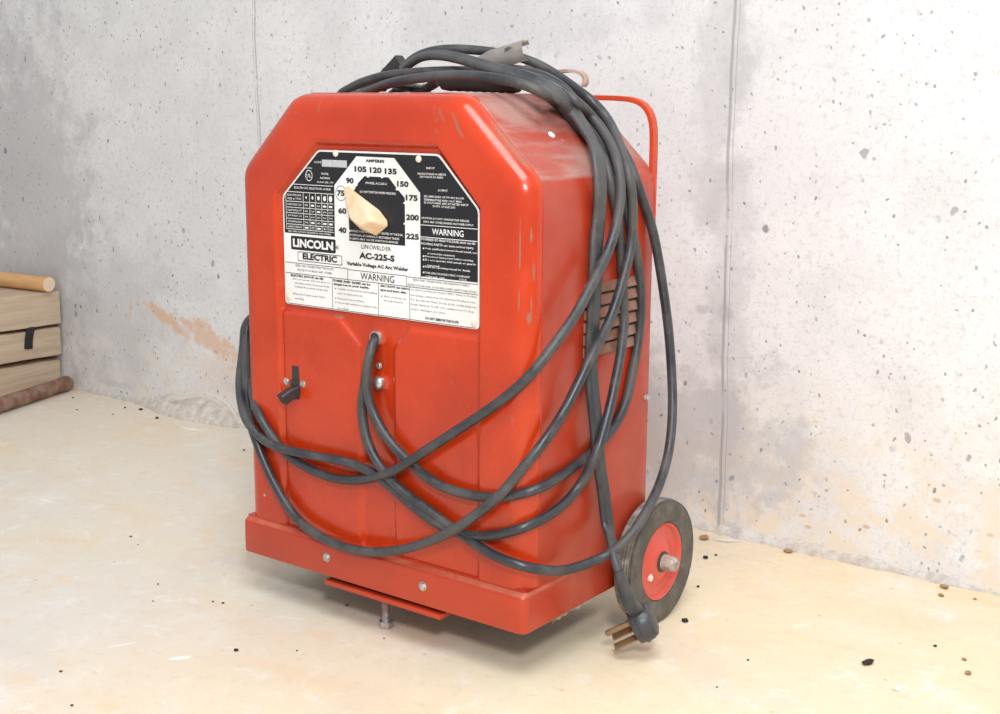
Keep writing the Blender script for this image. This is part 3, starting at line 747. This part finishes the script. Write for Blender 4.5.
    tag(o, 'black and white printed dial plate')
    for x, z, m in ((-.2724, .5635, M_RIVET), (-.1487, .5608, M_RIVET), (-.3547, .3915, M_RIVET), (-.0720, .3895, M_RIVET)):
        bm = bmesh.new(); lathe(bm, [(0, .0040), (.0012, .0036), (.0019, .0022), (.0021, .0006)], (x, YP-.0012, z), (0, -1, 0), 18)
        r = put('rivet', bm, m, None); r.parent = o
plate()
# pointer knob
bm = bmesh.new(); yb = YF+.005
base = [(-.2580, .5235), (-.2535, .5275), (-.2060, .5030), (-.1945, .4925), (-.1935, .4860), (-.2100, .4745), (-.2330, .4800), (-.2440, .4930)]
topp = [(-.2520, .5225), (-.2475, .5235), (-.2130, .5020), (-.2035, .4920), (-.2170, .4850), (-.2360, .4930)]
hh = [.005, .005, .017, .020, .020, .017]
for x, z in base: bm.verts.new((x, yb, z)); bm.verts.new((x, yb-.003, z))
for (x, z), h in zip(topp, hh): bm.verts.new((x, yb-h, z))
r = bmesh.ops.convex_hull(bm, input=bm.verts)
bmesh.ops.delete(bm, geom=[v for v in bm.verts if not v.link_faces], context='VERTS')
bmesh.ops.bevel(bm, geom=list(bm.edges), offset=.0008, segments=2, affect='EDGES')
tag(put('selector_knob', bm, M_KNOB, W, angle=18), 'cream pointer knob at 75')
M_LINT = mat_plain('grey_lint', (.50, .42, .34), .95)
# ------------------------------------------------------------------ cables
CR_ = .0056
def H(x, y, d=.0066): return hull(x, y, d)
def Y(x, y, v): return at(x, y, 'y', v)
def Xp(x, y, v): return at(x, y, 'x', v)
def V(*a): return Vector(a)
# left side of the case, hidden from the front: each strand climbs, leans over the shoulder and crosses the top
def left_up(k):
    o = .010*k
    return [V(XL-.012-.004*k, .170+o, .425), V(XL-.013-.004*k, .175+o, .47), V(XL-.012-.003*k, .175+o, .525), V(XL+.020, .172+o, .590+.004*k), V(XL+.062, .165+o, .632+.005*k)]
# first cable: outlet -> front -> up the right side -> top -> down the left -> front -> right side -> top -> holder
A = [V(-.2137, .026, .3577), V(-.2134, .016, .3574), V(-.2134, .009, .3535), H(371.5, 349, .008), H(368.5, 359, .010), H(366.5, 376, .010), H(367.5, 396, .009), H(376, 418), H(387, 438), H(404, 457), H(423, 474), H(440, 485.5), H(455, 491), H(476, 496), H(507, 496.5),
     H(538, 488.5), H(569, 470), H(590, 454), H(606, 437), H(618, 420), H(627, 398), H(632, 374), H(637, 348), H(640, 323), H(641, 295), H(638.5, 267), H(635, 244), H(630, 225, .008), H(626, 205, .008), H(621, 180, .008), H(612, 158, .008), H(600, 138, .008), H(586, 117, .010),
     Y(566, 90, .17), Y(548, 78, .18), Y(533, 72.5, .19), Y(510, 69, .19), Y(480, 70, .18), Y(450, 72, .17), Y(418, 76, .16), Y(385, 82, .16)] + left_up(0)[::-1] + \
    [V(XL-.011, .135, .375), Y(250, 322, .105), Y(250, 352, .085), Y(251, 382, .055), Y(253.5, 398, .022), H(259, 415, .007), H(269, 432), H(286, 453), H(306, 467), H(330, 477), H(350, 480), H(370, 478.5), H(398, 468.5, .018), H(430, 448, .020), H(461, 428, .018), H(491.6, 407.7, .012),
     H(525.5, 380, .010), H(560, 337, .020), H(577, 312, .022), H(593.6, 281, .022), H(607.6, 253, .020), H(615, 230, .018), H(619.5, 207, .018), H(621, 186, .018), H(618, 165.5, .018), H(612, 147, .018), H(602, 129, .018), H(590, 114, .018), Y(577, 102, .150), Y(564, 91, .150), Y(548.5, 82, .145), Y(533, 77, .145),
     Y(510, 73, .135), Y(480, 71.5, .13), Y(450, 71, .125), Y(410, 73, .125), Y(385, 76, .125), Y(363, 82, .13), Y(349, 89, .14), Y(339, 96, .145), V(-.404, .17, .598), V(-.392, .205, .607), V(-.355, .22, .638), V(-.31, .21, .6375), V(-.27, .18, .640), V(-.235, .155, .646)]
# second cable: lower outlet -> front -> round the wheel side -> top -> left -> front -> right -> top -> left -> front -> right -> top
B = [V(-.2150, .030, .3560), V(-.2150, .020, .3540), V(-.2175, .0135, .3460), V(-.2215, .0125, .334), H(367, 374, .0005), H(364.5, 386, .002), H(362.5, 397, .004), H(362, 413, .005), H(366.5, 438), H(376, 460), H(391, 480, .010), H(406, 494), H(426, 508), H(445, 523), H(464, 536, .010), H(488.5, 552.6, .012), H(519, 565, .016),
     H(547, 570.5, .018), H(572, 568.6, .020), Xp(602.6, 557, .036), Xp(621, 545, .052), Xp(636.5, 528, .060), Xp(650, 504.5, .060), Xp(658.4, 487, .056), Xp(667, 460, .050), Xp(671, 435, .044), Xp(672.5, 409, .038), Xp(672, 380, .032), Xp(668.5, 330, .024), Xp(662, 281, .018), Xp(655.5, 243, .014), Xp(649, 217, .0105),
     H(643, 200, .007), H(636.4, 180.6, .008), H(628, 160, .008), H(618, 143, .008), H(606, 125, .008), H(592, 107, .012),
     Y(576, 95, .205), Y(556, 84, .205), Y(530, 76, .205), Y(500, 74, .20), Y(460, 75, .19), Y(420, 78, .185), Y(385, 84, .18)] + left_up(1)[::-1] + \
    [V(XL-.014, .145, .385), Y(247, 322, .115), Y(243.5, 345, .095), Y(241.5, 362, .075), Y(239.5, 382, .05), Y(241, 401, .026), H(248, 423, .012), H(261, 438, .012), H(280, 448, .013), H(308, 454.5, .010), H(336, 459.5, .008), H(356, 465), H(376, 475), H(392, 487.5), H(408, 501.5), H(424, 514.5, .0075), H(440, 525, .0075), H(455, 532, .0075), H(470, 535.5, .0075), H(491.6, 535.6, .0085),
     H(522, 528, .010), H(553, 512.5, .0085), H(578, 488, .012), H(596, 454, .026), H(609, 411, .024), H(615, 383, .018), H(621, 351, .014), H(624, 320), H(623.5, 304), H(622, 270), H(620, 240), H(616, 208), H(611, 185), H(608, 170), H(602, 155, .007), H(594, 143, .007), H(583, 131, .007), H(571.6, 118.5, .007), H(558, 105, .007),
     Y(541, 92, .085), Y(525, 85, .078), Y(510, 81, .075), Y(490, 77.5, .072), Y(470, 75.5, .072), Y(440, 76, .075), Y(410, 79.5, .08), Y(388, 84, .09), Y(370, 91, .105)] + [V(-.40, .14, .610)] + left_up(2)[:3][::-1] + \
    [V(XL-.012, .120, .38), Y(249, 322, .095), Y(246, 350, .08), Y(246, 376, .055), Y(248, 402, .035), H(251, 425, .0066), H(257, 443), H(266, 466), H(280, 494), H(296, 517.6, .008), H(318, 535, .011), H(340, 545.5, .012), H(366, 551.7, .014), H(393, 551, .016), H(419, 545, .018), H(450, 532, .026), H(470, 519, .026), H(498, 497, .020),
     H(522, 469, .013), H(544, 441.6, .012), H(562.5, 414, .012), H(577, 386, .018), H(591, 357, .022), H(602, 337, .020), H(613, 312, .018), H(621.6, 284, .018), H(629, 256, .016), H(632.5, 228, .017), H(632.5, 200, .020), H(629, 176, .022), H(622, 152, .020), H(614, 131, .020), H(604, 114, .020),
     Y(592, 101, .20), Y(575, 88, .205), Y(556, 74.5, .21), Y(541, 65.5, .21), Y(525, 59, .205), Y(505, 54, .20), Y(480, 50.5, .19), Y(450, 49, .18), Y(428, 52, .17), Y(411, 60, .165), Y(402, 70, .16)]
# supply cord: from the plug up the right side and over the top
E = [Xp(608, 527, .022), H(603.5, 491, .014), H(598.8, 459, .018), H(596, 425, .018), H(593, 396, .013), H(591, 368, .0085), H(592, 340, .0085), H(593.6, 312, .009), H(595, 284, .0085), H(596.3, 242, .0085), H(599, 218, .0085), H(600.5, 187, .012), H(598.5, 164, .016), H(592.5, 142, .019), H(583, 125, .020), H(571.6, 109, .020),
     Y(556, 94, .115), Y(541, 83.5, .112), Y(525, 77, .11), Y(510, 73, .105), Y(493, 68, .105), Y(476, 63, .105), Y(458, 58, .11), Y(440, 55, .12), Y(424, 56, .13), Y(412, 62, .14), Y(402, 72, .15), Y(394, 84, .17), V(-.33, .23, .638), V(-.33, .262, .622), V(-.33, .268, .57), V(-.33, .268, .45), V(-.33, .264, .36), V(-.33, .255, .345)]
def cable(name, P, parts, label, r=CR_):
    L = relax(catmull(P, .004), 6)
    bm = bmesh.new(); sweep(bm, L, r, 14)
    root = empty(name, (P[0].x, P[0].y, P[0].z)); tag(root, label, 'cable')
    o = put('cable_sheath', bm, M_CABLE, None, angle=80); o.parent = root; o.matrix_parent_inverse = Matrix.Translation(-Vector(root.location))
    return root
def child(name, bm, mat, root, lab=None, angle=35):
    o = put(name, bm, mat, None, angle=angle); o.parent = root; o.matrix_parent_inverse = Matrix.Translation(-Vector(root.location if root.parent is None else root.parent.location))
    if lab: o['label'] = lab
    return o
ca = cable('electrode_cable', A, None, 'black cable with its upper loop crossing highest over the lower front of the red case')
cb = cable('work_cable', B, None, 'black cable whose outermost loop hangs past the red case in front of the wheel')
# electrode holder: dark ribbed grip lying on the top
bm = bmesh.new(); h0 = Y(443, 82.5, .14); h1 = Y(519, 85, .14); ax = (h1-h0); ln = ax.length
pr = [(0, .006), (.001, .0085)] + [(.006+(ln-.012)*k/16, .0092+.0006*(k % 2)) for k in range(17)] + [(ln-.001, .0085), (ln, .006)]
lathe(bm, pr, h0, ax, 24); child('electrode_holder', bm, M_BLACK, ca, 'dark red-black grip')
# black clamp grip showing behind the loops
bm = bmesh.new(); g0 = Y(402, 61, .20); g1 = Y(379, 86, .20); d = (g1-g0); L = [g0, g0+d*.5, g1]
sweep(bm, catmull(L, .01), 0, prof=fillet([(-.008, -.009), (.008, -.009), (.008, .009), (-.008, .009)], .003, 3), up=(0, 1, 0))
child('clamp_grip', bm, M_BLACK, cb, 'black square-ended grip', 30)
# work clamp jaw: pressed steel channel with a hole
def jaw():
    bm = bmesh.new(); a0 = Y(470, 67, .150); a1 = Y(527, 50, .150); ax = (a1-a0).normalized(); ln = (a1-a0).length
    fw = Vector((0.42, -.9, .0)); fw = (fw-ax*fw.dot(ax)).normalized(); up = ax.cross(fw); up = up if up.z > 0 else -up
    rows = []; nA = 24; nL = 30; hole_t, hole_a = .62*ln, 18
    for i in range(nL+1):
        t = i/nL*ln; rw = []
        w = .0118*(.55+.45*sstep(i/nL, 0, .45))
        for k in range(nA+1):
            a = math.radians(-75+225*k/nA)      # open towards the back
            rw.append((t, a, a0+ax*t+fw*(w*.75*math.cos(a))+up*(w*math.sin(a))))
        rows.append([bm.verts.new(p) for _, _, p in rw])
    for i in range(nL):
        for k in range(nA):
            tc = (i+.5)/nL*ln; kc = k+.5
            if ((tc-.76*ln)/.0050)**2+((kc-11.6)/1.7)**2 < 1: continue
            bm.faces.new((rows[i][k], rows[i+1][k], rows[i+1][k+1], rows[i][k+1]))
    bmesh.ops.solidify(bm, geom=list(bm.faces), thickness=.0016)
    # rolled lip at the nose
    p = a1+up*.0105; sweep(bm, [p-ax*.010-fw*.001, p, p+ax*.0045-fw*.001], .0018, 8)
    return bm
child('work_clamp_jaw', jaw(), M_CLAMP, cb, 'dull steel channel with an oval hole', 40)
bm = bmesh.new(); L = [Y(527, 66, .225), Y(545, 71, .225), Y(560, 71.5, .225), Y(572, 70.5, .225), Y(580, 72, .225), Y(585.5, 77, .225), Y(586, 83, .225), Y(583.5, 86, .225)]
sweep(bm, relax(catmull(L, .003), 2), 0, prof=[(.0016, -.0048), (.0020, -.004), (.0020, .004), (.0016, .0048), (-.0016, .0048), (-.0020, .004), (-.0020, -.004), (-.0016, -.0048)])
child('clamp_strap', bm, M_RUSTY, cb, 'curled rusty strap')

# supply cord with its plug
tip = at(613, 653.5, 'z', .0032)
nP = Vector((-.70, -.42, -.58)).normalized()
base_c = tip - nP*.034
cord_top = E[0]
up_dir = (Vector((.015, .03, .10)) - nP*Vector((.015, .03, .10)).dot(nP)).normalized()
lat = nP.cross(up_dir).normalized()
# prongs: two flat blades and a round pin; the disc centre sits behind their middle
rot = Matrix.Rotation(math.radians(0), 3, nP)
pc = {}
dc = at(643, 622.5, 'x', .071)
root = empty('power_cord', (dc.x, dc.y, 0)); tag(root, 'flat two-lobed power cord hanging down the right side to its plug on the floor', 'cable')
def addc(name, bm, mat, par=root, lab=None, angle=35):
    o = put(name, bm, mat, None, angle=angle); o.parent = par
    if par is root: o.matrix_parent_inverse = Matrix.Translation(-Vector(root.location))
    if lab: o['label'] = lab
    return o
nD = (at(611, 645, 'x', .046)-at(642, 624, 'x', .071)).normalized()
nD = Vector((-.74, -.46, -.47)).normalized()
u = at(619, 578, 'x', .058)-dc; u = (u-nD*u.dot(nD)).normalized(); w_ = nD.cross(u)
bm = bmesh.new()
prof = [(-.0150, .004), (-.0140, .012), (-.0110, .0185), (-.005, .0212), (.0, .0218), (.001, .0230), (.003, .0230), (.004, .0216), (.0105, .0205), (.0115, .019)]
lathe(bm, prof, dc, nD, 40)
plug = addc('plug', bm, M_CABLE2, lab='dark grey round moulded plug')
bm = bmesh.new()
neck = [dc+u*.010, dc+u*.018, at(629.5, 603, 'x', .067), at(626, 593, 'x', .065), at(622, 582, 'x', .062), at(618.5, 571, 'x', .058)]
sweep(bm, catmull(neck, .003), .0078, 20, rfun=lambda t: 1.3-.55*t)
addc('strain_relief', bm, M_CABLE2, plug)
for (a, b, rr, ln_) in ((.0075, -.0005, 0, .034), (-.0085, -.0085, 1, .031), (-.0085, .0090, 1, .031)):
    p0 = dc+nD*.010+u*a+w_*b
    bm = bmesh.new()
    if rr == 0: lathe(bm, [(0, .0036), (ln_-.003, .0036), (ln_-.001, .0028), (ln_, .0012)], p0, nD, 18)
    else:
        L = [p0, p0+nD*(ln_*.5), p0+nD*ln_]
        sweep(bm, catmull(L, .004), 0, prof=fillet([(-.0055, -.0012), (.0055, -.0012), (.0055, .0012), (-.0055, .0012)], .0010, 2), up=w_)
    addc('prong', bm, M_BRASS, plug, 'brass prong')
ND = neck[-1]
E = [neck[-2], ND, at(615.5, 560, 'x', .052), at(612, 545, 'x', .038)] + E
L = relax(catmull(E, .004), 6)
bm = bmesh.new()
pf = []
for k in range(28):          # two lobes side by side
    a = 2*PI*k/28; c_, s_ = math.cos(a), math.sin(a)
    pf.append((.0082*c_*(1 if abs(c_) > .35 else 1), s_*(.0050 if abs(c_) > .35 else .0042)))
n = len(L); rings = []
for i in range(n):
    T_ = (L[min(i+1, n-1)]-L[max(i-1, 0)]).normalized()
    # the cord lies flat against the case: wide axis along its surface
    nrm = Vector((1, -.15, .12)) if i < n*.62 else Vector((.25, -.6, .75))
    tt = sstep(i/n, .40, .62); nrm = Vector((1, -.15, .12))*(1-tt)+Vector((.2, -.65, .7))*tt
    wd = T_.cross(nrm).normalized(); th = wd.cross(T_)
    wk = 1.15*sstep(i, 0, 14)+.55*(1-sstep(i, 0, 14)); wk = wk*(1-tt)+.85*tt
    rings.append([bm.verts.new(L[i]+wd*(a*wk)+th*b*1.05) for a, b in pf])
for i in range(n-1):
    for k in range(28): bm.faces.new((rings[i][k], rings[i][(k+1) % 28], rings[i+1][(k+1) % 28], rings[i+1][k]))
bm.faces.new(rings[0]); bm.faces.new(rings[-1])
addc('cord', bm, M_CABLE, angle=80)

bm = bmesh.new()
for k in range(60):
    q = at(random.uniform(556, 606), 0, 'x', XR+.0025); yy = .06+.10*random.random(); p = Vector((XR+.001, yy, Z0-.0005)); P_ = [p]
    for j in range(4): P_.append(P_[-1]+Vector((random.uniform(-.0006, .0012), random.uniform(-.002, .0025), random.uniform(-.0014, .0008))))
    sweep(bm, catmull(P_, .002), .00028, 5)
tag(put('lint', bm, M_LINT, W), 'pale lint clinging to the bottom edge', kind='stuff')
# ------------------------------------------------------------------ timber stack in the corner
def timbers():
    e = at(65, 380, 'y', .596); x1 = e.x
    hs = [(0.0, .064, .010, 'bottom'), (.071, .1375, .002, 'middle'), (.1405, .218, 0., 'top')]
    labs = ['pale rough timber, lowest of the stack in the corner, partly behind the rusty pipe', 'pale timber with a black ink mark, between two other timbers', 'pale timber topmost of its stack, under the round wooden rod']
    for (za, zb, sh, nm), lab in zip(hs, labs):
        bm = bmesh.new(); y0, y1 = -.30, .594-.002*(sh > 0); nseg = 70; xw = x1-.75; rr = []
        for j in range(nseg+1):
            y = y0+(y1-y0)*j/nseg
            wv = .0035*noise.noise(Vector((y*6, za*30, 1))); w2 = .003*noise.noise(Vector((y*9, za*30, 5))); w3 = .0022*noise.noise(Vector((y*30, za*30, 9)))
            q = fillet([(xw, za), (x1-sh+wv, za+.0025+w2*.3), (x1-sh+wv*.6, zb-.0020+w3), (xw, zb)], [0, .004, .004, 0], 3)
            rr.append([bm.verts.new((a, y, max(b, za))) for a, b in q])
        m = len(rr[0])
        for a, b in zip(rr, rr[1:]):
            for k in range(m): bm.faces.new((a[k], a[(k+1) % m], b[(k+1) % m], b[k]))
        bm.faces.new(rr[0]); bm.faces.new(rr[-1][::-1])
        t = put('timber', bm, M_TIMB, angle=30); tag(t, lab, 'timber', 'timbers stacked in the corner')
        if nm == 'middle':
            bm = bmesh.new(); X_ = x1-sh+.0032
            pts = [Xp(24.5, 319.5, X_), Xp(29, 320, X_), Xp(32.5, 323.5, X_), Xp(31, 330, X_), Xp(29.5, 338, X_), Xp(29, 349, X_)]
            L = catmull(pts, .003); ww = [.0015, .006, .011]; n = len(L); rg = []
            for i, p in enumerate(L):
                w = .0035+.0055*sstep(i/(n-1), .25, .5); tdir = (L[min(i+1, n-1)]-L[max(0, i-1)]).normalized(); sd = tdir.cross(Vector((1, 0, 0))).normalized()*w
                rg.append([bm.verts.new(p+sd), bm.verts.new(p-sd), bm.verts.new(p-sd-Vector((.004, 0, 0))), bm.verts.new(p+sd-Vector((.004, 0, 0)))])
            for a, b in zip(rg, rg[1:]):
                for k in range(4): bm.faces.new((a[k], a[(k+1) % 4], b[(k+1) % 4], b[k]))
            bm.faces.new(rg[0]); bm.faces.new(rg[-1][::-1])
            o = put('ink_mark', bm, M_INK, t, smooth=False); tag(o, 'black hook-shaped ink mark')
    bm = bmesh.new(); p = at(49, 283, 'y', .560); z = .218+.0165
    lathe(bm, [(0, .0155), (.001, .0163), (.6, .0163)], (p.x, .560, z), (-1, -.10, 0), 28)
    for f in bm.faces:
        f.material_index = 1 if len(f.verts) > 4 else 0
    tag(put('wooden_rod', bm, [M_DOWEL, M_DOWE]), 'honey-brown round wooden rod with a pale cut end, on top of the timber stack', 'rod')
    a = at(68, 388, 'y', .578); b = at(0, 405, 'x', a.x+.075)
    bm = bmesh.new(); a = Vector((a.x, .578, .0175)); b = Vector((b.x, b.y, .0175)); d = (b-a).normalized(); L = []; 
    pr = [(0, .013), (.001, .0165), (.022, .0168), (.023, .0155)] + [(.03+.6*k/40, .0155+.0007*noise.noise(Vector((k*.8, 0, 0)))) for k in range(41)]
    lathe(bm, pr, a, d, 24)
    tag(put('rusty_pipe', bm, M_RUST), 'rusty brown round pipe lying on the floor against the timber stack', 'pipe')
timbers()

# ------------------------------------------------------------------ crumbs and flakes on the floor
def crumb(x, y, s, mat, name='debris_crumb', flat=.5, el=1.3):
    p = at(x, y, 'z', 0)
    bm = bmesh.new(); bmesh.ops.create_icosphere(bm, subdivisions=2, radius=1)
    k = random.random()*50
    for v in bm.verts:
        q = 1+.45*noise.noise(v.co*1.7+Vector((k, 0, 0)))
        v.co = Vector((v.co.x*s*el*q, v.co.y*s*q, v.co.z*s*flat*q))
    bmesh.ops.rotate(bm, verts=bm.verts, matrix=Matrix.Rotation(random.random()*PI, 3, 'Z'))
    mz = min(v.co.z for v in bm.verts)
    for v in bm.verts: v.co.z -= mz
    o = put(name, bm, mat, angle=50); o.location = (p.x, p.y, 0.0002); return o
G = 'small dark crumbs on the floor'
for x, y, s in ((73, 398, 1.8), (125, 408, 2.2), (141, 410, 3.6), (157, 418.5, 3.2), (178, 416.5, 2.2), (113, 414.5, 1.6), (244, 450.5, 2.), (131, 537, 1.7), (213, 602, 1.3), (223, 603.5, 1.5), (158, 584.5, 1.2), (153, 601.5, 1.0), (236, 651, 2.5), (297, 651, 1.1), (61, 672, 1.5), (72, 706, 1.4), (77, 410, 1.6),
                (716, 555.5, 1.8), (698, 587, 2.0), (748, 660.5, 1.3), (935, 646.5, 1.9), (717, 687.5, 1.0), (347, 606, 1.7), (384, 639, 1.1), (138, 545, 1.0)):
    tag(crumb(x, y, s/1000, M_CRUMB), 'tiny dark crumb of dirt on the pale floor', 'dirt', G)
tag(crumb(705.5, 558.5, .0036, M_CRUMB), 'dark crumb between the tyre and the wall, beside a smaller one', 'dirt', G)
tag(crumb(685, 621.5, .0040, M_CRUMB), 'dark crumb on the floor just below the tyre, right of the plug', 'dirt', G)
tag(crumb(868, 664, .0048, M_CRUMB, el=1.8), 'largest dark crumb on the open floor at the right', 'dirt', G)
for x, y, s, lab in ((704, 539, .0065, 'orange-brown lump on the floor behind the tyre'), (788, 552.5, .005, 'orange-brown crumb at the foot of the wall right of the tyre'), (929, 568.5, .0085, 'grey-brown pebble lodged at the foot of the wall near the right edge'), (941, 596, .0035, 'brown crumb on the floor below the grey-brown pebble'), (975, 599.5, .002, 'small brown crumb near the right edge by the wall'), (944, 588, .005, 'flat brown crumb under the wall at the right'), (968, 674, .0035, 'light brown crumb low at the right of the floor'), (964, 660, .0026, 'faint light brown crumb, smaller, above another one at the right')):
    tag(crumb(x, y, s, M_CRUMB2, flat=.4), lab, 'dirt')
for x, y, s, el in ((892, 588, .0028, 1.2), (727, 541, .006, 3.0), (898, 689, .005, 1.6)):
    tag(crumb(x, y, s, M_FLAKE, 'pale_flake', .15, el), {892: 'small white flake on the floor near the wall at the right', 727: 'long white flake against the wall foot behind the tyre', 898: 'pale flake low on the floor at the right'}[x], 'flake')
bm = bmesh.new(); L = [at(x, y, 'y', v) for x, y, v in ((170, 399, .574), (190, 396, .566), (206, 394.5, .562), (221, 401, .558), (231, 410, .556), (236.5, 420, .556))]
sweep(bm, catmull(L, .006), 0, prof=[(.0045, -.0006), (.0045, .0006), (-.0045, .0006), (-.0045, -.0006)], up=(0, -.3, 1)); tag(put('peeling_strip', bm, M_FLAKE), 'pale peeling strip curling off the foot of the wall left of the welder', 'flake')

# ------------------------------------------------------------------ light
def area(name, loc, target, size, power, col=(1, 1, 1)):
    l = bpy.data.lights.new(name, 'AREA'); l.shape = 'DISK'; l.size = size; l.energy = power; l.color = col
    o = bpy.data.objects.new(name, l); COL.objects.link(o); o.location = loc
    o.rotation_euler = (Vector(target)-Vector(loc)).to_track_quat('-Z', 'Y').to_euler(); return o
area('ceiling_light', (.55, -.75, 2.1), (-.15, .35, .2), 1.1, KEY, (.985, .99, 1))
area('flash', (.95, -1.15, 1.15), (-.2, .3, .3), .22, FILL, (1, .995, .985))
wd = bpy.data.worlds.new('World'); S.world = wd; wd.use_nodes = True
wd.node_tree.nodes['Background'].inputs[0].default_value = (.96, .98, 1, 1); wd.node_tree.nodes['Background'].inputs[1].default_value = AMB

cam = bpy.data.cameras.new('camera'); co = bpy.data.objects.new('camera', cam); COL.objects.link(co)
cam.sensor_fit = 'HORIZONTAL'; cam.sensor_width = 36; cam.lens = F_PX/1000*36; cam.clip_start = .01
m = Matrix((AR, AU, -AF)).transposed().to_4x4(); m.translation = CAM; co.matrix_world = m
S.camera = co
S.view_settings.view_transform = 'Standard'; S.view_settings.look = 'None'; S.view_settings.gamma = 1
S.view_settings.exposure = 0; S.view_settings.use_curve_mapping = False
